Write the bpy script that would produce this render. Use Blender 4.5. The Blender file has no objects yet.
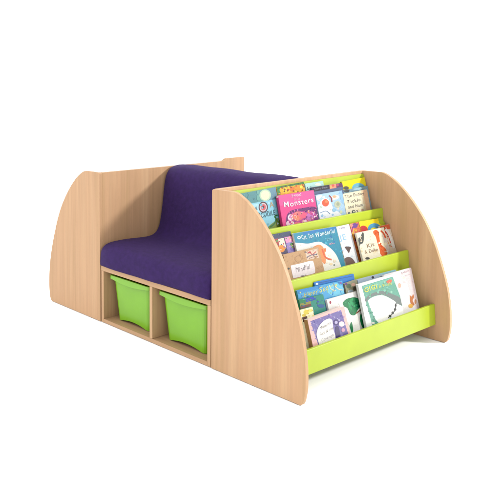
import bpy, bmesh, math, random
from mathutils import Vector, Matrix
random.seed(7)
SC = bpy.context.scene
COL = SC.collection

# ---------------------------------------------------------------- camera
CAM = Vector((3.136891, -2.136503, 1.156148))
FW = Vector((-0.813035, 0.57873, -0.063598)).normalized()
RT = Vector((0.58033, 0.814336, -0.008605)).normalized()
UP = Vector((-0.04681, 0.043904, 0.997938)).normalized()
FPX, CX, CY = 694.3494, 62.7793, 136.2834
cd = bpy.data.cameras.new('camera'); cam = bpy.data.objects.new('camera', cd); COL.objects.link(cam)
m = Matrix.Identity(4)
for i in range(3):
    m[i][0], m[i][1], m[i][2], m[i][3] = RT[i], UP[i], -FW[i], CAM[i]
cam.matrix_world = m
cd.sensor_width = 36; cd.sensor_fit = 'HORIZONTAL'
cd.lens = FPX / 500 * 36
cd.shift_x = (250 - CX) / 500; cd.shift_y = (CY - 250) / 500
cd.clip_end = 500
SC.camera = cam

# ---------------------------------------------------------------- studio light
w = bpy.data.worlds.new('World'); SC.world = w; w.use_nodes = True
wt = w.node_tree; bgn = wt.nodes['Background']
bgn.inputs[0].default_value = (1.0, 0.992, 0.98, 1)
# white studio surround, a little brighter behind the photographer than at the far end
wc = wt.nodes.new('ShaderNodeTexCoord'); wd_ = wt.nodes.new('ShaderNodeVectorMath'); wd_.operation = 'DOT_PRODUCT'
wd_.inputs[1].default_value = (-.24, -.24, .14)
wa = wt.nodes.new('ShaderNodeMath'); wa.operation = 'ADD'; wa.inputs[1].default_value = .86
wt.links.new(wc.outputs['Generated'], wd_.inputs[0]); wt.links.new(wd_.outputs['Value'], wa.inputs[0]); wt.links.new(wa.outputs[0], bgn.inputs[1])
SC.view_settings.view_transform = 'Standard'; SC.view_settings.look = 'None'
SC.view_settings.exposure = 0.95; SC.view_settings.gamma = 1
def area_lamp(name, loc, target, size, power, col=(1, 1, 1)):
    ld = bpy.data.lights.new(name, 'AREA'); ld.shape = 'SQUARE'; ld.size = size; ld.energy = power; ld.color = col
    lo = bpy.data.objects.new(name, ld); COL.objects.link(lo); lo.location = loc
    lo.rotation_euler = (Vector(target) - Vector(loc)).to_track_quat('-Z', 'Y').to_euler()
    return lo
area_lamp('key_softbox', (4.3, 3.4, 2.6), (0.9, 0.5, 0.4), 0.42, 132, (1, .98, .95))

# ---------------------------------------------------------------- materials
def newmat(name):
    mt = bpy.data.materials.new(name); mt.use_nodes = True
    return mt, mt.node_tree, mt.node_tree.nodes['Principled BSDF']
def plain(name, col, rough=.5, spec=.4, noise=.04, nscale=30, bump=0, bscale=200):
    mt, nt, b = newmat(name)
    b.inputs['Roughness'].default_value = rough
    b.inputs['Specular IOR Level'].default_value = spec
    tc = nt.nodes.new('ShaderNodeTexCoord')
    n = nt.nodes.new('ShaderNodeTexNoise'); n.inputs['Scale'].default_value = nscale; n.inputs['Detail'].default_value = 4
    nt.links.new(tc.outputs['Object'], n.inputs['Vector'])
    r = nt.nodes.new('ShaderNodeValToRGB')
    r.color_ramp.elements[0].position = .3; r.color_ramp.elements[1].position = .7
    r.color_ramp.elements[0].color = tuple(c * (1 - noise) for c in col[:3]) + (1,)
    r.color_ramp.elements[1].color = tuple(min(1, c * (1 + noise)) for c in col[:3]) + (1,)
    nt.links.new(n.outputs['Fac'], r.inputs[0]); nt.links.new(r.outputs[0], b.inputs['Base Color'])
    if bump:
        n2 = nt.nodes.new('ShaderNodeTexNoise'); n2.inputs['Scale'].default_value = bscale; n2.inputs['Detail'].default_value = 3
        nt.links.new(tc.outputs['Object'], n2.inputs['Vector'])
        bp = nt.nodes.new('ShaderNodeBump'); bp.inputs['Strength'].default_value = bump; bp.inputs['Distance'].default_value = .002
        nt.links.new(n2.outputs['Fac'], bp.inputs['Height']); nt.links.new(bp.outputs[0], b.inputs['Normal'])
    return mt
def lin(r, g, b):
    f = lambda c: ((c / 255 + .055) / 1.055) ** 2.4 if c > 10 else c / 255 / 12.92
    return (f(r), f(g), f(b))
def beech(name, axis='z', tone=1.0):
    """beech veneer: broad soft bands plus fine fibres running along the grain axis"""
    mt, nt, b = newmat(name)
    b.inputs['Roughness'].default_value = .5; b.inputs['Specular IOR Level'].default_value = .25
    tc = nt.nodes.new('ShaderNodeTexCoord')
    def nz(across, along, detail, dist=0):
        mp = nt.nodes.new('ShaderNodeMapping')
        s = [across] * 3; s['xyz'.index(axis)] = along
        mp.inputs['Scale'].default_value = s
        nt.links.new(tc.outputs['Object'], mp.inputs['Vector'])
        n = nt.nodes.new('ShaderNodeTexNoise'); n.inputs['Scale'].default_value = 1; n.inputs['Detail'].default_value = detail
        n.inputs['Distortion'].default_value = dist
        nt.links.new(mp.outputs[0], n.inputs['Vector']); return n
    broad = nz(15, .5, 4, .9); fine = nz(75, 2.2, 4, .3); fleck = nz(420, 40, 2)
    r = nt.nodes.new('ShaderNodeValToRGB')
    e = r.color_ramp.elements
    k = tone
    k *= .80
    e[0].position = .3; e[0].color = (.440 * k, .276 * k, .140 * k, 1)
    e[1].position = .72; e[1].color = (.545 * k, .348 * k, .197 * k, 1)
    e2 = e.new(.5); e2.color = (.502 * k, .304 * k, .170 * k, 1)
    nt.links.new(broad.outputs['Fac'], r.inputs[0])
    def mult(prev, src, lo, hi, p0, p1):
        rr = nt.nodes.new('ShaderNodeMapRange'); rr.inputs['From Min'].default_value = p0; rr.inputs['From Max'].default_value = p1
        rr.inputs['To Min'].default_value = lo; rr.inputs['To Max'].default_value = hi
        nt.links.new(src.outputs['Fac'], rr.inputs['Value'])
        mx = nt.nodes.new('ShaderNodeVectorMath'); mx.operation = 'SCALE'
        nt.links.new(prev, mx.inputs[0]); nt.links.new(rr.outputs[0], mx.inputs['Scale']); return mx.outputs[0]
    o = mult(r.outputs[0], fine, .935, 1.045, .35, .65)
    o = mult(o, fleck, .95, 1.0, .28, .45)
    nt.links.new(o, b.inputs['Base Color'])
    return mt
WOOD = beech('beech_vertical', 'z'); WOODX = beech('beech_lengthwise', 'x', .93); WOODY = beech('beech_crosswise', 'y')
GAP = plain('dark_joint', (.05, .03, .018), .8)
LIME = plain('lime_lacquer', (.275, .345, .016), .40, .35, .05, 9, .03, 35)
TRAY = plain('green_plastic', (.142, .345, .009), .28, .6, .06, 9, .05, 60)
TRAY.node_tree.nodes['Principled BSDF'].inputs['Subsurface Weight'].default_value = .0
FABRIC = plain('purple_fabric', (.0235, .0085, .066), .85, .2, .16, 45, .6, 700)
FABRIC.node_tree.nodes['Principled BSDF'].inputs['Sheen Weight'].default_value = .06
FABRIC.node_tree.nodes['Principled BSDF'].inputs['Sheen Tint'].default_value = (.4, .3, .7, 1)
PAGES = plain('book_pages', (.5, .48, .43), .8, .2, .06, 300)
WHITE = plain('white_floor', (.95, .95, .95), .7, .2, .0)
METAL = plain('steel_foot', (.25, .25, .26), .4, .5)
_inks = {}
def ink(c):
    """printed colour given as display rgb; glossy laminated paper"""
    c = tuple(c)
    if c not in _inks:
        l = tuple(x * .50 for x in lin(*c))
        _inks[c] = plain('print_%d_%d_%d' % c, l, .30, .45, .08, 170)
    return _inks[c]

# ---------------------------------------------------------------- mesh helpers
def link(name, me, mats, parent=None):
    o = bpy.data.objects.new(name, me); COL.objects.link(o)
    for mm in (mats if isinstance(mats, (list, tuple)) else [mats]): me.materials.append(mm)
    if parent: o.parent = parent
    return o
def obj(name, bm, mats, parent=None, smooth=False, bevel=0, seg=2):
    me = bpy.data.meshes.new(name)
    bmesh.ops.recalc_face_normals(bm, faces=bm.faces[:])
    if bevel:
        es = [e for e in bm.edges if len(e.link_faces) == 2 and e.calc_face_angle(0) > .6]
        bmesh.ops.bevel(bm, geom=es, offset=bevel, segments=seg, profile=.5, affect='EDGES', clamp_overlap=True)
    for f in bm.faces: f.smooth = smooth
    bm.to_mesh(me); bm.free()
    return link(name, me, mats, parent)
def box(bm, a, b, mi=0):
    x0, y0, z0 = (min(a[i], b[i]) for i in range(3)); x1, y1, z1 = (max(a[i], b[i]) for i in range(3))
    v = [bm.verts.new(p) for p in ((x0, y0, z0), (x1, y0, z0), (x1, y1, z0), (x0, y1, z0), (x0, y0, z1), (x1, y0, z1), (x1, y1, z1), (x0, y1, z1))]
    for q in ((0, 3, 2, 1), (4, 5, 6, 7), (0, 1, 5, 4), (1, 2, 6, 5), (2, 3, 7, 6), (3, 0, 4, 7)):
        f = bm.faces.new([v[i] for i in q]); f.material_index = mi
def prism(bm, pts, axis, a, b):
    """outline pts (2-D) extruded along axis from a to b"""
    def P(p, t):
        return (p[0], t, p[1]) if axis == 'y' else (t, p[0], p[1])
    lo = [bm.verts.new(P(p, a)) for p in pts]; hi = [bm.verts.new(P(p, b)) for p in pts]
    n = len(pts)
    bm.faces.new(lo); bm.faces.new(hi[::-1])
    for i in range(n): bm.faces.new((lo[i], lo[(i + 1) % n], hi[(i + 1) % n], hi[i]))
def thing(name, label, cat, loc=(0, 0, 0), group=None):
    o = bpy.data.objects.new(name, None); COL.objects.link(o); o.location = loc; o.empty_display_size = .05
    o['label'] = label; o['category'] = cat
    if group: o['group'] = group
    return o
def spline(pts, n=6):
    """Catmull-Rom through pts"""
    out = []
    P = [pts[0]] + list(pts) + [pts[-1]]
    for i in range(1, len(P) - 2):
        for k in range(n):
            t = k / n
            out.append(tuple(.5 * (2 * P[i][j] + (P[i + 1][j] - P[i - 1][j]) * t + (2 * P[i - 1][j] - 5 * P[i][j] + 4 * P[i + 1][j] - P[i + 2][j]) * t * t
                                   + (3 * P[i][j] - P[i - 1][j] - 3 * P[i + 1][j] + P[i + 2][j]) * t ** 3) for j in (0, 1)))
    out.append(tuple(pts[-1])); return out

# ---------------------------------------------------------------- dimensions (metres)
W, S, D, H, T = .447, .740, 1.0845, .754, .018
X1 = W + S
FOOT = .003

# ---------------------------------------------------------------- floor
bm = bmesh.new(); box(bm, (-60, -60, -.05), (60, 60, 0))
fl = obj('floor', bm, WHITE); fl['kind'] = 'structure'

# ---------------------------------------------------------------- bookcases
PROFILE = [(.085, H), (.118, .7535), (.150, .741), (.198, .708), (.259, .645), (.320, .562), (.362, .482), (.392, .405), (.420, .320), (.441, .235), (.4525, .150), (.454, .072), (.446, .022)]
TIERS = [  # lip x, lip z0, z1, shelf back x, floor z, board foot (x,z), board top (x,z)
    dict(lx=.385, z0=.076, z1=.170, bx=.322, p1=(.266, .318)),
    dict(lx=.257, z0=.312, z1=.397, bx=.196, p1=(.139, .512)),
    dict(lx=.126, z0=.506, z1=.580, bx=.068, p1=(.0225, .739)),
]
def side_outline(x0=0):
    o = [(x0, FOOT), (x0, H - .006), (x0 + .006, H)]
    o += spline(PROFILE, 5)
    o += [(.440, .008), (.430, FOOT)]
    return o
def bookcase(x0, sgn, label, tall_far=0.0):
    r = thing('display_bookcase', label, 'bookcase', (x0, 0, 0), 'double ended book display units')
    X = lambda x: sgn * x
    for y in (0, D - T):
        bm = bmesh.new(); prism(bm, [(X(a), b) for a, b in side_outline(.0185 if tall_far and y else 0)], 'y', y, y + T)
        obj('side_panel', bm, WOOD, r, bevel=.0012)
    bm = bmesh.new()
    hf = H + tall_far
    ye = D if tall_far else D - T
    out = [(T, FOOT), (ye, FOOT)] + ([(ye, hf - .008), (ye - .002, hf - .002), (ye - .008, hf), (.936, hf), (.926, hf - .0025), (.917, H + .0045), (.908, H + .001), (.900, H)] if tall_far else [(ye, H)]) + [(T, H)]
    prism(bm, out, 'x', X(.0004), X(.018))
    obj('back_panel', bm, WOOD, r, bevel=.0012)
    for t in TIERS:
        lx, z0, z1, bx = t['lx'], t['z0'], t['z1'], t['bx']
        bm = bmesh.new()   # trough: floor and front lip as one bent board
        tilt = .006
        prism(bm, [(X(bx), z0 + .004), (X(lx + tilt), z0), (X(lx + tilt + .0), z0), (X(lx), z1 - .002), (X(lx - .002), z1), (X(lx - .011), z1), (X(lx - .008), z0 + .014), (X(bx), z0 + .016)][0:2] +
              [(X(lx), z1 - .002), (X(lx - .002), z1), (X(lx - .011), z1), (X(lx - .008), z0 + .014), (X(bx), z0 + .016)], 'y', T + .0008, D - T - .0008)
        obj('display_shelf', bm, LIME, r, bevel=.0008)
        bm = bmesh.new()
        px, pz = t['p1']
        prism(bm, [(X(bx), z0 + .004), (X(bx), z0 + .016), (X(px), pz), (X(px - .009), pz), (X(bx - .009), z0 + .004)], 'y', T + .0008, D - T - .0008)
        obj('back_board', bm, LIME, r, bevel=.0008)
    return r
bookcase(X1, 1, 'beech bookcase full of picture books on three lime green shelves, at the front right end')
bookcase(W, -1, 'beech bookcase turned away to the left, its plain back behind the end of the seat', .014)

# ---------------------------------------------------------------- storage bench with two sided cushion
bench = thing('storage_bench', 'beech storage bench with purple padded seat and backrest between the two bookcases', 'bench', (W, 0, 0))
G = .0065
sw = S - 2 * G
def bpart(name, a, b, mat):
    bm = bmesh.new(); box(bm, a, b); return obj(name, bm, mat, bench, bevel=.001)
BZ = .288
bpart('side_board', (G, .003, FOOT), (G + .018, D - .006, BZ - .0245), WOOD)
bpart('side_board', (S - G - .018, .003, FOOT), (S - G, D - .006, BZ - .0245), WOOD)
bpart('top_board', (G, .002, BZ - .024), (S - G, D - .004, BZ), WOODX)
bpart('base_board', (G + .0185, .003, FOOT), (S - G - .0185, D - .006, FOOT + .018), WOODX)
for yy in ((.003, D / 2 - .009), (D / 2 + .009, D - .006)):
    bpart('divider', (S / 2 - .009, yy[0], FOOT + .0185), (S / 2 + .009, yy[1], BZ - .0245), WOOD)
bpart('middle_board', (G + .0185, D / 2 - .0085, FOOT + .0185), (S - G - .0185, D / 2 + .0085, BZ - .0245), WOODX)
half = [(.0, BZ + .001), (-.008, BZ + .004), (-.0125, BZ + .02), (-.010, BZ + .045), (-.004, .365), (.010, .383), (.030, .394), (.065, .400), (.14, .402), (.23, .400), (.300, .399), (.340, .403),
        (.368, .416), (.386, .440), (.398, .480), (.410, .560), (.420, .640), (.432, .695), (.448, .728), (.472, .749), (.505, .759), (D / 2, .762)]
prof = spline(half, 3)
full = prof + [(D - a, b) for a, b in prof[::-1][1:]]
bm = bmesh.new()
NX = 30
rings = []
cyc = D / 2
for i in range(NX + 1):
    s = i / NX
    # cushion ends rounded over: ring shrinks toward the centre line near both ends
    e = min(s, 1 - s) * sw
    k = 0 if e > .014 else (1 - math.sqrt(max(0, 1 - ((.014 - e) / .014) ** 2))) * .012
    xx = G + .001 + s * (sw - .002)
    if i in (1, NX - 1): xx = G + .001 + (.003 if i == 1 else sw - .005); e = .003; k = .0055
    if i in (2, NX - 2): xx = G + .001 + (.008 if i == 2 else sw - .010); k = .0015
    if i in (0, NX): k = .012
    ring = []
    n = len(full)
    for j, (y, z) in enumerate(full):
        a = full[max(j - 1, 0)]; b = full[min(j + 1, n - 1)]
        ty, tz = b[0] - a[0], b[1] - a[1]; L = math.hypot(ty, tz) or 1
        ny, nz = -tz / L, ty / L            # outward (up on the top side)
        wob = .0022 * math.sin(xx * 9 + y * 11) + .0014 * math.sin(xx * 23 + z * 17) + .0022 * math.sin(xx * 41 + 3 * y) * math.exp(-((y - .36) ** 2 + (z - .42) ** 2) / .0025)
        kk = k if z > BZ + .01 else k * .3
        ring.append(bm.verts.new((xx, y + ny * (wob - kk) , max(BZ + .0008, z + nz * (wob - kk)))))
    rings.append(ring)
for i in range(NX):
    for j in range(len(full) - 1):
        bm.faces.new((rings[i][j], rings[i + 1][j], rings[i + 1][j + 1], rings[i][j + 1]))
    bm.faces.new((rings[i][0], rings[i][-1], rings[i + 1][-1], rings[i + 1][0]))
bm.faces.new(rings[0]); bm.faces.new(rings[-1][::-1])
cu = obj('cushion', bm, FABRIC, bench, smooth=True)

# ---------------------------------------------------------------- storage trays
def tray(x0, x1, y0, dirn, label):
    """deep plastic tray with rim; x0..x1 rim width, y0 front, dirn +1 means it runs towards +y"""
    r = thing('storage_tray', label, 'storage tray', ((x0 + x1) / 2, y0, FOOT + .0185), 'lime storage trays under the seat')
    w = (x1 - x0) / 2; L = .44; zt = .226; zb = .0015
    Y = lambda y: dirn * y
    bm = bmesh.new()
    NS = 16
    def loop(z, inset, yf, yb, arch=0, rad=.022):
        """rounded rectangle"""
        pts = []
        hw = w - inset
        for cx_, cy_, a0 in ((hw - rad, yb - rad, 0), (-hw + rad, yb - rad, 90), (-hw + rad, yf + rad, 180), (hw - rad, yf + rad, 270)):
            for q in range(5):
                a = math.radians(a0 + q * 22.5); pts.append((cx_ + rad * math.cos(a), cy_ + rad * math.sin(a)))
        # subdivide the front edge between corner 3 and 4
        i = 14
        a, b = pts[i], pts[i + 1]
        ins = [(a[0] + (b[0] - a[0]) * k / NS, a[1]) for k in range(1, NS)]
        pts = pts[:i + 1] + ins + pts[i + 1:]
        vs = []
        for (px_, py_) in pts:
            zz = z
            if arch and py_ < yf + rad * 1.01:
                t = max(0, 1 - (px_ / (hw * .86)) ** 2); zz = z + arch * t
            vs.append(bm.verts.new((px_, Y(py_), zz)))
        return vs
    l0 = loop(zt - .016, .012, .014, L - .012)           # under the rim
    l1 = loop(zb, .030, .030, L - .03, arch=.014)
    l1b = loop(zb, .0325, .0325, L - .0325, arch=.014, rad=.020)
    l1c = loop(.024, .0325, .0325, L - .0325, rad=.020)
    l2c = loop(.027, .034, .034, L - .034, rad=.019)
    inn = loop(zt - .017, .0145, .0165, L - .0145)
    def bridge(a, b):
        n = len(a)
        for i in range(n): bm.faces.new((a[i], a[(i + 1) % n], b[(i + 1) % n], b[i]))
    bridge(l0, l1); bridge(l1, l1b); bridge(l1b, l1c); bm.faces.new(l1c); bridge(inn, l2c); bm.faces.new(l2c); bridge(l0, inn)
    obj('bin', bm, TRAY, r, smooth=False)
    # rim: a frame with a sagging grip lip on the front
    bm = bmesh.new()
    a = loop(zt - .001, .000, .000, L, rad=.014); b = loop(zt - .017, .000, -.002, L, rad=.014, arch=-.011)
    c = loop(zt - .017, .0125, .0125, L - .0125); d = loop(zt - .001, .0125, .0125, L - .0125)
    a2 = loop(zt, .002, .002, L - .002, rad=.013)
    bridge(a, b); bridge(b, c); bridge(c, d); bridge(d, a2); bridge(a2, a)
    obj('rim', bm, TRAY, r, smooth=False)
    return r
tray(.494, .783, .022, 1, 'lime green plastic tray in the left cubby under the purple seat')
tray(.843, .843 + .295, .024, 1, 'lime green plastic tray in the right cubby, nearest the full bookcase')

# ---------------------------------------------------------------- books
def ray(u, v):
    return (FW + RT * ((u - CX) / FPX) - UP * ((v - CY) / FPX))
class Lean:
    """sloping plane parallel to a tier's back board; (a, b) = metres along y and up the slope"""
    def __init__(s, tier, off):
        t = TIERS[tier]
        p0 = Vector((X1 + t['bx'], 0, t['z0'] + .016)); p1 = Vector((X1 + t['p1'][0], 0, t['p1'][1]))
        s.up = (p1 - p0).normalized(); s.n = Vector((s.up.z, 0, -s.up.x)); s.o = p0 + s.n * off; s.y = Vector((0, 1, 0))
        s.off = off
    def ab(s, q):
        d = ray(*q); t = (s.o - CAM).dot(s.n) / d.dot(s.n); P = CAM + d * t - s.o
        return (P.dot(s.y), P.dot(s.up))
def clip(poly, hw, h):
    for ax, lim, sg in ((0, hw, 1), (0, -hw, -1), (1, h, 1), (1, 0, -1)):
        out = []
        for i in range(len(poly)):
            p, q = poly[i], poly[(i + 1) % len(poly)]
            ip = (p[ax] - lim) * sg <= 0; iq = (q[ax] - lim) * sg <= 0
            if ip: out.append(p)
            if ip != iq:
                t = (lim - p[ax]) / (q[ax] - p[ax]); out.append((p[0] + (q[0] - p[0]) * t, p[1] + (q[1] - p[1]) * t))
        poly = out
        if len(poly) < 3: return []
    return poly
def book(label, tier, off, thick, tl, tr, cover, art=(), spine=None, rad=.002, min_a=None, name='picture_book', floor_b=.004):
    L = Lean(tier, off)
    A, B = list(L.ab(tl)), list(L.ab(tr))
    lo = T + .004
    if A[0] < lo: 
        k = (lo - A[0]) / (B[0] - A[0]); A = [lo, A[1] + (B[1] - A[1]) * k]
    hi = D - T - .004
    if B[0] > hi:
        k = (B[0] - hi) / (B[0] - A[0]); B = [hi, B[1] - (B[1] - A[1]) * k]
    th = math.atan2(B[1] - A[1], B[0] - A[0]); wd = math.hypot(B[0] - A[0], B[1] - A[1])
    ct, st = math.cos(th), math.sin(th)
    h = (min(A[1], B[1]) - floor_b) / ct
    # turning about the lower corner must stay between the side panels
    mid = ((A[0] + B[0]) / 2 + st * h, (A[1] + B[1]) / 2 - ct * h)      # bottom centre
    ux = L.y * ct + L.up * st; uy = L.up * ct - L.y * st
    org = L.o + L.y * mid[0] + L.up * mid[1]
    M = Matrix(((ux.x, uy.x, L.n.x, org.x), (ux.y, uy.y, L.n.y, org.y), (ux.z, uy.z, L.n.z, org.z), (0, 0, 0, 1)))
    r = thing(name, label, 'book', group='picture books on the display shelves'); r.matrix_world = M
    hw = wd / 2
    def loc(q):
        a, b = L.ab(q); a -= mid[0]; b -= mid[1]
        return (a * ct + b * st, -a * st + b * ct)
    # boards and spine
    bt = .0009
    bm = bmesh.new()
    def plate(z0, z1, ins=0):
        pts = []
        R = max(rad - ins, .0006)
        for cx_, cy_, a0 in ((hw - ins - R, h - ins - R, 0), (-hw + ins + R, h - ins - R, 90), (-hw + ins + R, ins + R, 180), (hw - ins - R, ins + R, 270)):
            for q in range(5):
                a = math.radians(a0 + q * 22.5); pts.append((cx_ + R * math.cos(a), cy_ + R * math.sin(a)))
        lo_ = [bm.verts.new((x, y, z0)) for x, y in pts]; hi_ = [bm.verts.new((x, y, z1)) for x, y in pts]
        bm.faces.new(lo_[::-1]); bm.faces.new(hi_)
        for i in range(len(pts)): bm.faces.new((lo_[i], lo_[(i + 1) % len(pts)], hi_[(i + 1) % len(pts)], hi_[i]))
    plate(-bt, 0); plate(-thick, -thick + bt)
    cov = obj('cover', bm, ink(cover), r)
    bm = bmesh.new(); box(bm, (-hw + .0002, rad, -thick + bt), (-hw + .0012, h - rad, -bt))
    obj('spine', bm, ink(spine or cover), cov)
    bm = bmesh.new(); plate(-thick + bt + .0001, -bt - .0001, .0014)
    obj('pages', bm, PAGES, r)
    # printed picture: thin layers of colour lying on the cover
    bm = bmesh.new(); mats = [ink(cover)]; z = .0002; texts = []
    bm.faces.new([bm.verts.new((x, y, .00012)) for x, y in ((-hw + .0015, .0015), (hw - .0015, .0015), (hw - .0015, h - .0015), (-hw + .0015, h - .0015))])
    for it in art:
        kind, col = it[0], it[1]
        if kind == 'T': texts.append(it); continue
        if kind == 'P': poly = [loc(q) for q in it[2]]
        elif kind == 'S': poly = [loc(q) for q in spline(list(it[2]) + [it[2][0]], 5)[:-1]]
        elif kind == 'E':                       # ellipse: centre px, radii in px, start
            (cx_, cy_), rx, ry = it[2], it[3], it[4]
            poly = [loc((cx_ + rx * math.cos(a * math.tau / 22), cy_ + ry * math.sin(a * math.tau / 22))) for a in range(22)]
        elif kind == 'L':                       # stroke: px points, width px
            pts = spline(it[2], 4) if len(it[2]) > 2 else it[2]; wv = it[3] * .5
            lf, rg = [], []
            for i, p in enumerate(pts):
                a = pts[max(i - 1, 0)]; b = pts[min(i + 1, len(pts) - 1)]
                dx, dy = b[0] - a[0], b[1] - a[1]; l = math.hypot(dx, dy) or 1
                lf.append((p[0] - dy / l * wv, p[1] + dx / l * wv)); rg.append((p[0] + dy / l * wv, p[1] - dx / l * wv))
            for i in range(len(pts) - 1):
                q = clip([loc(lf[i]), loc(lf[i + 1]), loc(rg[i + 1]), loc(rg[i])], hw - .0006, h - .0006)
                if q:
                    mm = ink(col)
                    if mm not in mats: mats.append(mm)
                    f = bm.faces.new([bm.verts.new((x, y, z)) for x, y in q]); f.material_index = mats.index(mm)
            z += .000012; continue
        elif kind == 'R':                       # rectangle in fractions of the cover, (x0, y0, x1, y1) from top left
            x0, y0, x1, y1 = it[2]
            poly = [((x - .5) * wd, (1 - y) * h) for x, y in ((x0, y0), (x0, y1), (x1, y1), (x1, y0))]
        poly = clip(poly, hw - .0006, h - .0006)
        if not poly: continue
        mm = ink(col)
        if mm not in mats: mats.append(mm)
        f = bm.faces.new([bm.verts.new((x, y, z)) for x, y in poly]); f.material_index = mats.index(mm)
        z += .000012
    if mats:
        bmesh.ops.triangulate(bm, faces=bm.faces[:])
        for f in bm.faces:
            f.normal_update()
            if f.normal.z < 0: f.normal_flip()
        me = bpy.data.meshes.new('cover_picture'); bm.to_mesh(me); bm.free(); link('cover_picture', me, mats, cov)
    else: bm.free()
    for it in texts:                            # ('T', colour, text, left px, right px, height px, bold, slant)
        _, col, s, p0, p1, hp = it[:6]; bold = it[6] if len(it) > 6 else .02; slant = it[7] if len(it) > 7 else 0
        a, b = loc(p0), loc(p1); c = loc((p0[0], p0[1] - hp))
        cu_ = bpy.data.curves.new('title', 'FONT'); cu_.body = s; cu_.size = 1; cu_.offset = bold * .22; cu_.shear = slant; cu_.space_character = 1.14; cu_.resolution_u = 3
        to = bpy.data.objects.new('title', cu_); COL.objects.link(to)
        dg = bpy.context.evaluated_depsgraph_get(); me = bpy.data.meshes.new_from_object(to.evaluated_get(dg))
        bpy.data.objects.remove(to); bpy.data.curves.remove(cu_)
        xs = [v.co.x for v in me.vertices]; x0_, x1_ = min(xs), max(xs)
        al = math.atan2(b[1] - a[1], b[0] - a[0]); ln = math.hypot(b[0] - a[0], b[1] - a[1])
        hgt = math.hypot(c[0] - a[0], c[1] - a[1]); sx = ln / (x1_ - x0_); sy = hgt / .73
        for v in me.vertices:
            x, y = (v.co.x - x0_) * sx, v.co.y * sy + hgt * .05 * math.sin((v.co.x - x0_) * 3.1 + len(s))
            v.co = (a[0] + x * math.cos(al) - y * math.sin(al), a[1] + x * math.sin(al) + y * math.cos(al), z + .00005)
        me.materials.clear(); link('title', me, ink(col), cov)
    return r

def dots(seed, quad, cols, n, r0, r1, sq=.5):
    """small printed motifs spread over the pixel quad (corners in order)"""
    rn = random.Random(seed); out = []
    for i in range(n):
        a, b = rn.random(), rn.random()
        p = [quad[0][k] * (1 - a) * (1 - b) + quad[1][k] * a * (1 - b) + quad[2][k] * a * b + quad[3][k] * (1 - a) * b for k in (0, 1)]
        r = rn.uniform(r0, r1); c = rn.choice(cols)
        if rn.random() < sq:
            m = rn.randint(4, 7); t0 = rn.random() * 6
            out.append(('S', c, [(p[0] + r * rn.uniform(.5, 1.3) * math.cos(t0 + q * math.tau / m), p[1] + r * rn.uniform(.5, 1.3) * math.sin(t0 + q * math.tau / m)) for q in range(m)]))
        elif rn.random() < .5:
            t = rn.random() * 6
            out.append(('L', c, [(p[0] - r * 1.6 * math.cos(t), p[1] - r * 1.6 * math.sin(t)), (p[0] + rn.uniform(-r, r), p[1] + rn.uniform(-r, r)), (p[0] + r * 1.6 * math.cos(t), p[1] + r * 1.6 * math.sin(t))], r * .5))
        else: out.append(('E', c, p, r, r * rn.uniform(.7, 1.2)))
    return out
# ---- top shelf
book('teal book with pale moon and round badge, by the near side panel, top shelf', 2, .010, .008, (236, 194.5), (275.6, 187), (96, 160, 158), [
    ('P', (80, 145, 150), [(236, 192), (258, 187), (258, 202), (236, 206)]),
    ('P', (105, 150, 170), [(262, 187), (279, 184), (281, 200), (266, 201)]),
    ('E', (190, 220, 190), (265.2, 195.2), 5.8, 5.8),
    ('E', (250, 244, 200), (265.2, 195.2), 4.3, 4.5),
    ('P', (142, 208, 228), [(244, 204.6), (264, 201.2), (279, 198.6), (284, 240), (244, 240)]),
    ('P', (175, 225, 240), [(250, 205), (258, 203.4), (262, 212), (254, 212)]),
    ('S', (125, 150, 60), [(264, 232), (269, 226), (274, 222), (279, 219), (284, 240), (264, 240)]),
    ('L', (45, 120, 60), [(270, 227), (274, 224), (276, 219), (274.5, 216.5), (277.5, 215)], 1.5),
    ('E', (80, 35, 45), (263.2, 207.2), 4.7, 5.6), ('E', (210, 200, 205), (263.2, 207.2), 3.6, 4.4), ('E', (215, 95, 105), (263.2, 207.2), 2.7, 3.2), ('E', (90, 30, 40), (263.2, 207), 1.1, 1.4),
    *dots(1, [(248,206),(280,201),(283,224),(262,228)], [(120,190,215),(170,222,236),(200,232,240),(110,180,200)], 22, .5, 1.4), *dots(2, [(266,226),(282,220),(284,234),(268,234)], [(60,130,60),(160,170,60),(40,100,60)], 12, .5, 1.1), *dots(3, [(240,191),(260,188),(260,200),(244,203)], [(70,130,135),(110,175,165),(90,150,150)], 14, .6, 1.6), ('T', (190, 160, 110), 'A', (270, 207.6), (274, 206.6), 5.2, .05),
    ('T', (45, 90, 105), 'THE', (252.5, 210.6), (257.5, 209.6), 3, .03),
    ('T', (28, 72, 88), 'CROCODILE', (252.3, 219.4), (275.3, 214.8), 5.4, .04),
])
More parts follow.
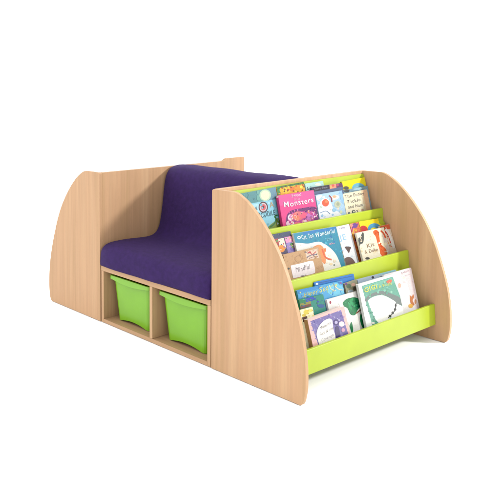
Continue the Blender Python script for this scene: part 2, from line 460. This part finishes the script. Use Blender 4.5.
book('yellow and orange spotted jungle book peeping out above the pink book on the top shelf', 2, .010, .008, (276.2, 186.6), (303.6, 181.6), (246, 180, 30), [
    ('P', (60, 120, 50), [(274, 182), (306, 176), (306, 183.8), (276, 188.6)]),
    ('S', (50, 140, 60), [(276, 187), (281, 186), (279.5, 190), (281, 194), (277, 197)]),
    ('S', (252, 205, 40), [(283, 187.2), (288, 186), (291, 189), (288, 193), (283, 193)]),
    *dots(4, [(277,188),(304,183),(305,192),(279,196)], [(250,200,30),(235,130,20),(180,80,20),(255,225,70),(210,60,30),(120,60,20)], 34, .4, 1.2), *dots(5, [(278,187),(304,182),(304,184),(278,189)], [(30,90,40),(90,150,60),(150,190,60)], 16, .4, 1), ('E', (235, 120, 25), (292, 189), 2.4, 2.2), ('E', (150, 60, 20), (284.5, 189.5), .9, 1), ('E', (150, 60, 20), (287.6, 190.5), .8, 1), ('E', (150, 60, 20), (281.8, 187.6), .9, .8),
    ('E', (140, 55, 20), (291, 187.4), .8, .8), ('E', (250, 150, 30), (298, 187.6), 4, 2.6), ('E', (200, 90, 20), (296, 186), 1, .9), ('E', (255, 225, 70), (301, 187), 1.4, 1.4), ('E', (150, 70, 30), (293.5, 191), .9, .8),
])
book('hot pink picture book titled Monsters with a purple cloud, on the top shelf', 2, .030, .012, (278, 195.6), (313.6, 190), (232, 62, 140), [
    ('P', (240, 84, 156), [(276, 190), (316, 186), (317, 200), (279, 206)]),
    ('S', (110, 30, 110), [(285.5, 236), (286, 219), (288.5, 212.6), (294, 209.6), (303, 208), (311, 206.6), (316.5, 208), (322, 216), (324, 232)]),
    ('S', (190, 60, 150), [(288, 236), (288, 219), (292, 213.6), (300, 211.6), (309, 211), (315, 213), (319, 222), (320, 236)]),
    ('E', (236, 110, 120), (298, 216), 5.5, 4.6), ('E', (245, 140, 110), (296.5, 218), 3, 2.6), ('E', (240, 90, 130), (303.5, 215), 3.4, 3.2), ('E', (200, 110, 190), (309.5, 217), 3.4, 4.2),
    ('E', (250, 225, 235), (290.5, 217.5), 2.7, 3.2), ('E', (245, 205, 225), (288.3, 223.5), 2.2, 2.6), ('E', (255, 240, 240), (292.2, 223), 1.8, 1.8), ('E', (235, 110, 150), (297.5, 224), 3.6, 2.4),
    ('E', (235, 190, 230), (312.8, 213.6), 1.4, 1.3), ('E', (225, 120, 190), (305, 221.6), 3.4, 2.2), ('E', (120, 40, 120), (316, 220), 2, 3), ('E', (130, 40, 90), (297.6, 214.2), .7, .7), ('E', (130, 40, 90), (301.4, 213.6), .7, .7), ('E', (255, 235, 240), (314.5, 216.6), .8, .8),
    *dots(6, [(289,214),(316,209),(320,226),(289,229)], [(250,160,140),(240,90,120),(255,215,225),(200,60,150),(130,40,130),(250,120,90),(220,130,200),(255,190,170)], 60, .4, 1.3), *dots(7, [(286,211),(316,206),(318,210),(287,216)], [(90,20,100),(150,50,140),(220,100,180)], 22, .4, 1), ('T', (250, 205, 228), 'Sweet', (291.2, 197.4), (301.3, 195.6), 3.4, .03, .2), ('T', (250, 205, 228), 'little', (294, 200.6), (299.4, 199.6), 2.2, .01, .2),
    ('T', (255, 240, 250), 'Monsters', (284.2, 207.4), (313.4, 202.2), 5.6, .05),
], rad=.010)
book('pale mint book whose top edge shows behind the pink book on the top shelf', 2, .010, .007, (305, 183.6), (323, 180.8), (178, 222, 215), [
    ('T', (50, 70, 110), 'A L', (306.6, 191), (313, 189.8), 4.2, .05), ('E', (230, 240, 220), (318, 184.5), 3, 1.4)])
book('navy titled book with orange and purple strip, behind the pale blue bird book', 2, .0205, .008, (311.6, 187.4), (342.2, 182.8), (84, 104, 138), [
    ('P', (30, 30, 48), [(311, 186), (329.3, 183.2), (329.8, 189), (312, 192)]),
    ('P', (232, 150, 120), [(329.3, 183.6), (336, 182.4), (336.4, 187.8), (329.8, 189)]),
    ('P', (96, 50, 100), [(336, 182.6), (343, 181.2), (343.4, 186.6), (336.4, 187.8)]),
    ('E', (230, 90, 70), (333, 185.6), 1.3, 1.3), ('E', (180, 60, 110), (337.6, 185), 1.2, 1.2), ('E', (250, 190, 90), (331, 187), .8, .8),
    ('T', (150, 150, 165), 'Story Time', (314.6, 190.2), (327.4, 188), 2.2, .0)])
book('pale blue picture book with a round red bird, right of the pink Monsters book', 2, .030, .008, (315.6, 195), (341.9, 190.4), (176, 212, 240), [
    ('S', (240, 244, 250), [(318, 206), (322, 199.5), (327, 198.4), (331, 203), (334, 210), (340, 213), (345, 224), (318, 228)]),
    ('S', (250, 236, 226), [(330, 197), (337, 194.5), (338.6, 198), (334.4, 200), (331, 200)]),
    ('S', (228, 236, 250), [(316, 196), (322, 195), (320, 198.6), (316.6, 200)]),
    *dots(8, [(318,197),(342,193),(346,217),(320,222)], [(205,225,245),(250,250,255),(220,230,240),(160,200,235),(235,220,200),(190,215,190)], 36, .5, 1.5), ('E', (234, 96, 60), (325.4, 202.8), 3.5, 3.7), ('E', (245, 140, 90), (326.3, 201.6), 1.5, 1.4),
    ('L', (150, 70, 70), [(329, 195.6), (331.2, 198), (331.8, 202)], 1.3), ('E', (240, 180, 140), (334.4, 196.6), 2, 1.2),
    ('E', (196, 204, 176), (337.4, 204.4), 3.2, 3.4), ('E', (165, 175, 150), (337.8, 204), 1.6, 1.8), ('E', (150, 200, 230), (334, 210), 2, 2), ('E', (215, 225, 190), (341, 212), 1.4, 1.6),
    ('S', (150, 198, 238), [(339, 192), (342.5, 191), (344.5, 203), (341.5, 202)]), ('L', (120, 150, 190), [(320, 213), (326, 211), (330, 214)], .6)])
book('bright yellow book with blue arch, highest at the far end of the top shelf', 2, .010, .008, (342, 181.6), (364.6, 177.2), (250, 232, 20), [
    ('E', (110, 190, 215), (358.5, 187.6), 6.4, 4.6), ('E', (90, 90, 80), (346, 188), 2.8, 1.8), ('E', (160, 210, 225), (357, 188.4), 3, 2)])
book('grey blue book behind the cream lettered book at the far end of the top shelf', 2, .0205, .008, (343.4, 190.4), (367.6, 185.8), (130, 165, 180), [
    ('E', (70, 80, 80), (346.5, 190.5), 3, 2), ('E', (170, 212, 226), (357, 188.4), 5, 1.6)])
book('cream book with hand lettered title at the far end of the top shelf', 2, .031, .009, (342.8, 194), (366.9, 189.3), (244, 236, 206), [
    ('P', (228, 186, 150), [(362, 188), (368, 187), (374, 216), (368, 217)]),  # tan right edge: shade and spine painted into the cover colour
    ('P', (236, 212, 176), [(360.4, 188), (362, 188), (368, 217), (366, 217)]),  # paler step of the same painted edge shade
    *dots(9, [(344,196),(362,192),(368,214),(347,218)], [(250,244,220),(236,224,190),(226,214,190),(240,230,180)], 24, .5, 1.4), ('T', (88, 84, 88), 'The Funny', (345, 198.4), (364, 194.6), 3.4, .01), ('T', (88, 84, 88), 'Tickle', (347.6, 203.6), (360.6, 201), 3.4, .01), ('T', (88, 84, 88), 'and Hum', (348.4, 208.8), (362.6, 206), 3.4, .01),
    ('E', (80, 96, 96), (353.6, 211.8), 1.8, 2), ('E', (236, 232, 200), (353.8, 211.6), .8, .9), ('E', (110, 120, 130), (349, 213.4), 1.1, 1.6), ('E', (196, 160, 140), (362.4, 210), 1.2, 1.2), ('T', (90, 90, 96), '2', (356.4, 214), (358.6, 213.6), 3.6, .03)])
# ---- middle shelf
book('navy topped book with pink and orange squares, by the near side panel, middle shelf', 1, .010, .008, (268, 235.2), (290.4, 231), (70, 60, 100), [
    ('P', (40, 58, 92), [(266, 234), (291, 230), (291.4, 235), (268, 239.6)]),
    ('P', (170, 60, 50), [(272, 239.5), (278, 238.4), (281, 250), (275, 250)]),
    ('P', (244, 232, 210), [(278, 239), (283.6, 238), (286, 247), (280, 248)]),
    ('P', (236, 150, 196), [(284.4, 237.4), (291.6, 236), (293.4, 241.4), (286, 243)]),
    ('P', (150, 130, 196), [(286, 243), (293.4, 241.4), (297, 252), (288, 253)]),
    ('E', (245, 150, 40), (281.5, 248.6), 3.5, 3.7), ('E', (70, 130, 70), (291.6, 244.4), 1.7, 1.5), ('E', (120, 100, 180), (292, 249), 2, 2),
    *dots(10, [(274,240),(292,236),(297,250),(280,252)], [(240,130,60),(150,90,170),(90,150,80),(250,220,200),(200,60,90),(60,60,120),(250,190,60)], 30, .4, 1.2), *dots(11, [(270,234),(290,231),(291,234),(271,238)], [(70,90,120),(24,40,72),(100,120,150)], 12, .3, .8), ('L', (44, 40, 72), [(291.4, 232), (297, 254)], 1)])
book('teal and white picture book with a curling orange cat, on the middle shelf', 1, .0205, .008, (293, 233.4), (336, 226.3), (246, 243, 232), [
    ('S', (26, 140, 170), [(291, 231), (314, 225), (339, 222), (343, 245), (347, 282), (341, 266), (336, 254.5), (329, 247), (320.5, 242), (314, 242.4), (308, 243.6), (301, 243), (293, 241.4)]),
    ('P', (16, 122, 186), [(302, 231), (337, 225), (337.6, 229.5), (303, 235)]),
    ('E', (225, 240, 248), (299, 237.6), 1.7, 1.7), ('E', (26, 140, 170), (299, 237.6), .8, .8),
    *dots(13, [(294,236),(337,229),(341,256),(330,243)], [(40,155,185),(20,125,160),(70,175,200),(14,110,175)], 26, .5, 1.4), ('T', (235, 246, 250), 'Cat, Too', (301.8, 239.6), (313.6, 237.4), 4.6, .04, .1), ('T', (235, 246, 250), 'Wonderful', (315.6, 237.2), (335, 232.6), 4.2, .04, .1),
    ('T', (170, 220, 235), 'little', (327, 240.8), (332.6, 239.4), 2.4, .02), ('T', (240, 180, 190), 'tales', (329, 245), (334.4, 243.8), 2, .02),
    *dots(12, [(300,245),(322,246),(340,262),(320,270)], [(250,238,215),(240,232,220),(236,220,190),(225,235,235)], 20, .5, 1.5), ('S', (238, 150, 90), [(313, 247), (319, 244.6), (323.5, 248), (325.5, 256), (325, 264), (321, 260), (319, 251)]),
    ('L', (222, 100, 60), [(322, 249), (324.5, 256), (327.5, 258.6), (331.6, 259.6)], 1.6), ('E', (240, 120, 60), (325, 250), 1, 2),
    ('E', (140, 150, 130), (334.2, 265), .9, .9), ('E', (250, 225, 180), (331, 264), 1.6, 1.2)])
book('white book with pale blue letters and a small brown dog, on the middle shelf', 1, .010, .008, (336.2, 226.8), (349, 224), (240, 243, 248), [
    ('T', (130, 90, 160), 'tails', (339.6, 229.2), (345.2, 228.2), 1.8, .01), ('T', (150, 200, 230), 'JE', (339.8, 240.6), (346.4, 239.2), 5.6, .03), ('T', (120, 190, 225), 'L', (341, 251), (343, 250.6), 5, .02),
    *dots(14, [(338,230),(350,228),(354,262),(342,262)], [(215,228,240),(250,250,250),(225,215,230),(190,215,235)], 16, .4, 1.1), ('S', (88, 62, 58), [(344.4, 247), (347, 246.4), (351, 247.2), (350, 250), (348.8, 253), (346.6, 250)]),
    ('S', (110, 80, 74), [(342, 264), (344.5, 258.6), (349, 257), (353.6, 260), (356, 268), (342, 270)])])
book('narrow orange and purple patterned book standing left of the yellow book, middle shelf', 1, .010, .007, (349.6, 223.9), (358.4, 222), (226, 120, 66), [
    ('P', (232, 150, 130), [(349, 224), (352.6, 223), (356, 238), (351, 239)]), ('E', (110, 60, 150), (354.9, 225.6), 2.7, 2.5), ('E', (200, 60, 120), (352.4, 230), 1.2, 2),
    ('L', (245, 190, 60), [(354, 229), (353, 234), (354.6, 241)], 1.4), ('S', (110, 26, 40), [(354, 233), (356.4, 234), (358, 243), (355, 242)]), ('S', (240, 140, 60), [(353, 244), (357, 243), (360, 258), (356, 262)]), *dots(15, [(350,226),(358,224),(362,254),(354,256)], [(240,90,60),(120,50,140),(250,190,60),(210,50,110),(250,140,60),(90,20,60),(240,150,170)], 40, .4, 1.2), ('E', (240, 190, 60), (356, 230.4), 1.2, 1)])
book('yellow book with red and blue arcs, behind the cream fox book, middle shelf', 1, .010, .008, (358.8, 221.6), (382.6, 217.6), (252, 226, 20), [
    ('E', (206, 46, 50), (363.4, 230.6), 4.6, 5), ('E', (70, 160, 205), (374.4, 228.6), 6.6, 5.4), ('E', (250, 226, 30), (374, 231.5), 4, 4), ('S', (170, 190, 30), [(378, 218), (383, 217), (385, 224), (380, 224)])])
book('white and red streaked book at the far end of the middle shelf', 1, .0205, .008, (379, 226.4), (391.2, 223.4), (244, 222, 196), [
    ('P', (224, 96, 60), [(379, 224), (392.4, 222.5), (393, 228), (385, 230), (381, 232)]), *dots(16, [(381,227),(391,224),(396,246),(388,248)], [(230,90,50),(250,240,230),(190,150,110),(120,80,50),(240,170,120)], 24, .4, 1.2), ('L', (214, 60, 50), [(382, 231), (386, 232.4), (389, 236), (391, 243)], 2), ('L', (250, 246, 240), [(385.6, 229), (389, 234), (392, 242), (394, 248)], 2.4),
    ('L', (225, 215, 205), [(383, 234), (386, 242), (389, 250)], 2.4), ('L', (130, 100, 60), [(391, 229), (394, 240), (396, 248)], 1)])
book('cream book with an orange fox and a dark grey cat, on the middle shelf', 1, .031, .009, (356.2, 233), (383.6, 227.2), (250, 242, 216), [
    ('S', (72, 80, 78), [(358.4, 238), (360.6, 236.6), (362, 232.8), (363.6, 233), (363.8, 238.6), (363, 243), (360.4, 244.4), (359.2, 248), (358.2, 243)]),
    ('S', (232, 104, 48), [(373, 231.6), (375.4, 229.8), (378.2, 231.4), (379.4, 237), (380.6, 243.6), (385.6, 248.6), (387.6, 253), (384, 256.6), (380.6, 254.4), (379.4, 249), (377.4, 243), (375.6, 236.6), (373.6, 234)]),
    ('S', (222, 206, 196), [(382, 234), (385.6, 238), (390, 247), (391.6, 253), (387.6, 253), (384.6, 244)]),
    ('L', (226, 90, 50), [(380.6, 230.6), (383.6, 233.6), (385.6, 238)], 1.6),
    *dots(17, [(358,236),(383,230),(391,252),(362,260)], [(246,232,196),(255,248,228),(232,214,170),(240,220,190)], 26, .5, 1.4), *dots(18, [(375,232),(378,232),(386,252),(382,254)], [(214,80,30),(245,130,70),(200,70,30)], 14, .4, .9), ('T', (150, 120, 90), 'Kit', (367.4, 247.8), (374.6, 246), 4, .02), ('T', (160, 130, 90), '&', (365, 254), (367.6, 253.4), 3.4, .01), ('T', (140, 100, 80), 'Duke', (369.4, 252.8), (378, 250.8), 3.6, .02),
    ('E', (66, 66, 66), (367.4, 258.4), 2.2, 1.2)])
book('brown paper covered book with a white label reading Mindful, front of the middle shelf', 1, .032, .009, (283, 254.6), (318.4, 246.4), (200, 158, 112), [
    ('E', (168, 128, 92), (298.2, 259), 3.4, 3.6), ('E', (200, 158, 112), (298.2, 259), 2.7, 2.9),
    ('P', (226, 200, 176), [(305, 251.6), (317, 248.6), (319, 257.6), (307, 260)]),
    ('L', (190, 70, 70), [(307.4, 253.4), (310, 251.6), (312, 254.6), (316, 251.6)], .9), ('L', (110, 110, 130), [(306.6, 257.4), (311, 255.2), (316.8, 254.6)], .8), ('L', (150, 100, 110), [(309, 258.6), (313, 257), (318, 256.4)], .6), ('E', (200, 80, 80), (309.4, 252.4), 1.1, .9),
    *dots(19, [(285,255),(318,247),(324,268),(290,272)], [(190,146,100),(210,170,124),(180,138,96)], 30, .4, 1.3), *dots(20, [(305,252),(317,249),(318,256),(307,259)], [(200,70,80),(90,100,130),(150,120,120),(240,220,210)], 16, .3, .8), ('S', (248, 236, 238), [(290.4, 265.6), (301, 263.2), (311, 260.8), (313.4, 262.4), (315, 271), (313, 273.6), (303, 276), (294, 278), (292.6, 276)]),
    ('T', (70, 62, 72), 'Mindful', (295.8, 272.6), (310.6, 268.6), 5, .0, .3), ('T', (90, 84, 96), 'me', (301, 277.4), (306, 276.2), 2.6, .01, .3),
    ('E', (70, 70, 70), (288.6, 268.6), 1, 1)])
# ---- bottom shelf
book('deep blue book showing only its top corner at the back of the bottom shelf', 0, .010, .007, (314, 282), (353.6, 273.6), (20, 120, 205), [
    ('E', (120, 90, 60), (312.6, 284.6), 1.1, 1), ('E', (235, 240, 240), (317, 284), 1.3, 1.1), ('L', (12, 90, 160), [(318, 283), (353, 276)], .8)])
book('sky blue book with a scribbled yellow title at the back of the bottom shelf', 0, .0205, .008, (297, 290.4), (342.2, 280.6), (72, 164, 216), [
    ('P', (50, 140, 206), [(297, 288), (320, 284), (322, 288), (298, 294)]), ('S', (110, 196, 226), [(326, 287), (336, 283), (342, 286), (344, 293), (334, 296), (327, 292)]),
    *dots(21, [(298,291),(342,281),(344,292),(302,302)], [(50,140,205),(110,190,225),(150,200,170),(40,120,190),(200,210,130)], 40, .4, 1.2), ('T', (210, 210, 110), 'Happy', (304, 296.4), (318, 292.4), 3.6, .02, .3), ('T', (215, 215, 130), 'Sea', (319.5, 292.6), (328.6, 289.6), 5.6, .02, .2),
    ('L', (225, 225, 190), [(329, 285), (331, 289), (336, 291)], .8), ('L', (140, 150, 160), [(333, 283), (335, 288), (333, 292)], .7), ('L', (235, 220, 190), [(335, 286.4), (339, 289.4), (343, 290)], .8), ('E', (120, 90, 160), (340.6, 283), 1, 1.2)])
book('olive and grey book beside the sky blue book on the bottom shelf', 0, .0205, .008, (344.4, 283.4), (356.6, 279.2), (148, 146, 118), [
    ('E', (90, 110, 90), (348.6, 286), 2.4, 2.4), ('E', (200, 160, 140), (353.4, 284.6), 2, 1.6), ('E', (110, 60, 130), (346, 283.6), 1.2, 1.6), ('E', (176, 190, 196), (350.6, 291.6), 2.6, 2), ('E', (90, 80, 60), (354.6, 288.6), 1.6, 2)])
book('grey blue book peeping above the white edged green book, bottom shelf', 0, .0205, .008, (357.4, 279.4), (396, 269.6), (168, 186, 204), [
    ('E', (40, 36, 60), (372.8, 277.4), 1.3, 1.3), ('L', (120, 200, 200), [(378, 274.6), (395, 270.4)], 1)])
book('blue and teal block patterned book behind the moon book, bottom shelf', 0, .031, .008, (299, 299.6), (323.2, 294.2), (18, 138, 118), [
    ('P', (28, 70, 180), [(304, 296.6), (315.4, 293.6), (316, 299.6), (306, 302.8)]), ('S', (20, 128, 76), [(298, 299), (303, 297), (306, 301), (304, 304), (299, 304)]),
    ('P', (142, 138, 50), [(299, 304), (310.6, 301), (311, 304.4), (300, 307.6)]), ('P', (110, 56, 44), [(300, 306.4), (311, 303.6), (311.4, 306), (300.6, 309)]), *dots(22, [(299,299),(323,294),(326,309),(302,313)], [(20,110,90),(40,160,130),(20,80,150),(80,150,60),(30,60,160)], 40, .4, 1.2), ('E', (26, 86, 150), (321, 306), 3.4, 1.8), ('E', (60, 180, 120), (303, 298.8), 1, 1)])
book('small cream and yellow flowered book behind the moon book, by the near side panel', 0, .040, .006, (300, 310), (312.6, 306.8), (250, 242, 200), [
    ('E', (226, 208, 70), (306.4, 312.2), 3, 2.4), ('E', (240, 226, 120), (310.4, 310.4), 1.8, 1.8), ('E', (214, 190, 60), (304, 315.4), 2, 1.6), *dots(23, [(301,309),(312,307),(314,316),(304,320)], [(230,200,60),(250,230,120),(240,220,160),(200,160,50)], 14, .4, 1), ('P', (80, 40, 30), [(302, 317.4), (307, 316), (308, 322), (303, 322)])])
book('white picture book with deep green leafy shapes, in the middle of the bottom shelf', 0, .031, .009, (326.8, 299.8), (362.6, 289.4), (248, 246, 240), [
    ('E', (170, 60, 80), (330.3, 302.4), 1, 1.6),
    ('S', (14, 128, 74), [(342.4, 303), (345.4, 299.6), (350, 297.8), (355.4, 297.4), (360, 300), (361.2, 305), (357.6, 310), (355, 315), (350.4, 314.4), (347.4, 308.4), (344, 306.4)]),
    ('S', (30, 160, 96), [(348.6, 301), (352.4, 300), (353.4, 305), (350.4, 309), (348.4, 305)]), ('S', (8, 104, 66), [(354.6, 300), (358.4, 301), (359, 306), (356.4, 309.6), (355, 305)]),
    *dots(24, [(345,300),(360,298),(359,308),(351,314)], [(10,100,60),(40,160,90),(20,140,90),(60,170,110),(6,90,70)], 34, .4, 1.3), *dots(25, [(330,306),(344,304),(352,328),(336,328)], [(238,240,232),(252,250,246),(228,232,220)], 14, .5, 1.5), ('S', (16, 136, 76), [(361.6, 311), (365, 310), (370, 326), (368, 332), (362.4, 327.6), (359.6, 318)]), ('L', (150, 90, 60), [(356, 313.4), (359.6, 310.6), (362.6, 307.4)], 1.2),
    ('S', (20, 130, 76), [(349.4, 326), (351.4, 322), (353, 329), (352, 334)]), ('E', (120, 150, 90), (360.6, 308.6), 1.2, 1.2)])
book('thick pink bordered book with white moon on starry purple, front of bottom shelf', 0, .058, .020, (307.4, 319.4), (344, 306.2), (246, 194, 188), [
    ('P', (120, 108, 172), [(310.2, 321.2), (341, 310), (350, 340), (320, 350)]),
    ] + [('E', (190, 184, 222), (311 + i * 2.3 + (i % 3) * .6, 322.6 + (i % 4) * 2.1 - i * .95), .5, .5) for i in range(13)] + [('E', (170, 160, 210), (314 + (i % 4) * .7, 329 + i * 3), .5, .5) for i in range(5)] + [
    *dots(29, [(310,321),(341,310),(350,334),(316,346)], [(90,78,150),(150,140,200),(100,90,170),(200,190,225),(140,110,180)], 46, .4, 1.1), ('S', (252, 248, 240), [(318, 341), (316.4, 334), (318.4, 327), (323, 321.4), (328.6, 318.6), (331.8, 320), (332.6, 324), (333.4, 330), (335, 336), (334, 344), (322, 350)]),
    ('T', (100, 90, 96), 'Mummy', (319.6, 330), (331, 323.6), 3, .0, .3), ('T', (120, 105, 90), 'Fox & me', (319.6, 336.2), (333.4, 329), 3, .0, .3), ('T', (110, 96, 120), 'Goodnight', (321.6, 341.6), (334.4, 335.6), 2.8, .0, .3),
    ('E', (76, 62, 120), (336, 322.4), 2.8, 3), ('E', (190, 180, 220), (336, 322.4), 1.5, 1.6), ('S', (70, 58, 112), [(335, 327), (338, 326), (339.6, 332), (339, 338), (336.4, 338)]),
    ('E', (252, 226, 232), (341.4, 324), 2.8, 2.6), ('E', (214, 160, 190), (343, 330), 1.8, 2), ('E', (180, 150, 190), (343.6, 317), .9, .9)],
    spine=(205, 160, 110))
book('white and pale pink book with small brown rabbit, far end of bottom shelf', 0, .038, .008, (384, 275.2), (411, 267.6), (250, 246, 246), [
    ('P', (246, 228, 230), [(402, 268), (412, 265), (426, 308), (416, 310)]), ('T', (180, 160, 170), 'Rabbit', (401.6, 273.8), (409, 271.4), 1.8, .0), ('L', (205, 190, 196), [(403, 276.4), (410.4, 274.2)], .5),
    *dots(26, [(398,272),(411,268),(424,303),(408,308)], [(244,222,222),(252,244,240),(238,214,216),(250,236,220)], 26, .5, 1.5), ('E', (240, 190, 170), (399.4, 285.6), 1.6, 2.6), ('S', (206, 130, 86), [(409.6, 294.6), (411.6, 296.6), (413, 294.2), (414, 297), (412.6, 300.6), (414.4, 304.6), (411.6, 305.6), (410, 301)]), ('E', (246, 190, 90), (410.6, 306), 2.4, 2), ('E', (210, 150, 110), (415.4, 301.6), 1, 2.4)])
book('large white edged green book with a white whale shape, front of the bottom shelf', 0, .051, .011, (358, 284.4), (395.4, 273.4), (244, 247, 244), [
    ('P', (104, 172, 150), [(361.6, 286), (392.6, 276.6), (404, 306), (399, 308), (400, 330), (373.6, 330)]),
    ('P', (120, 186, 164), [(363, 286.4), (392.6, 277.4), (395, 283), (365, 292)]),
    ('S', (116, 130, 126), [(364.4, 300), (369, 295), (376, 292), (384, 291), (391, 293.6), (397, 296), (400, 298), (404.6, 305.6), (397, 303.6), (391, 298.6), (383, 295), (375, 295.6), (369, 298.6), (366.4, 302)]),
    ('S', (252, 251, 246), [(367.8, 300.6), (373, 297), (382, 295.2), (391, 299), (396.2, 303), (395.6, 309.5), (390, 318), (382, 324), (376, 320), (371, 309.6)]),
    ('P', (250, 250, 246), [(396.6, 303.4), (405, 307.4), (410, 322), (392, 328), (391, 318)]),
    *dots(27, [(363,287),(393,278),(396,292),(366,298)], [(90,160,138),(130,196,172),(110,176,130),(150,206,180)], 40, .4, 1.3), *dots(28, [(365,301),(370,308),(378,322),(374,326)], [(80,150,128),(130,190,168)], 12, .5, 1.2), ('E', (36, 40, 40), (395.6, 305.4), .9, 1.6), ('E', (36, 40, 40), (395, 309.4), 1.2, 1.4), ('E', (36, 40, 40), (392.6, 312.8), 1.3, 1.4), ('E', (36, 40, 40), (389.8, 316), 1.3, 1.4), ('L', (50, 54, 54), [(396, 303), (394.4, 311), (388, 318)], .8),
    ('T', (226, 224, 80), 'GIGI', (364.6, 292.4), (377, 288.4), 4.6, .06), ('T', (214, 222, 120), '& Whale', (379, 288), (391.6, 284.4), 3, .03), ('S', (224, 110, 80), [(386, 281.6), (389, 279.6), (391.6, 280), (391, 282.4), (387.6, 283.4)]), ('E', (240, 240, 230), (373, 323), 1.6, 1)])
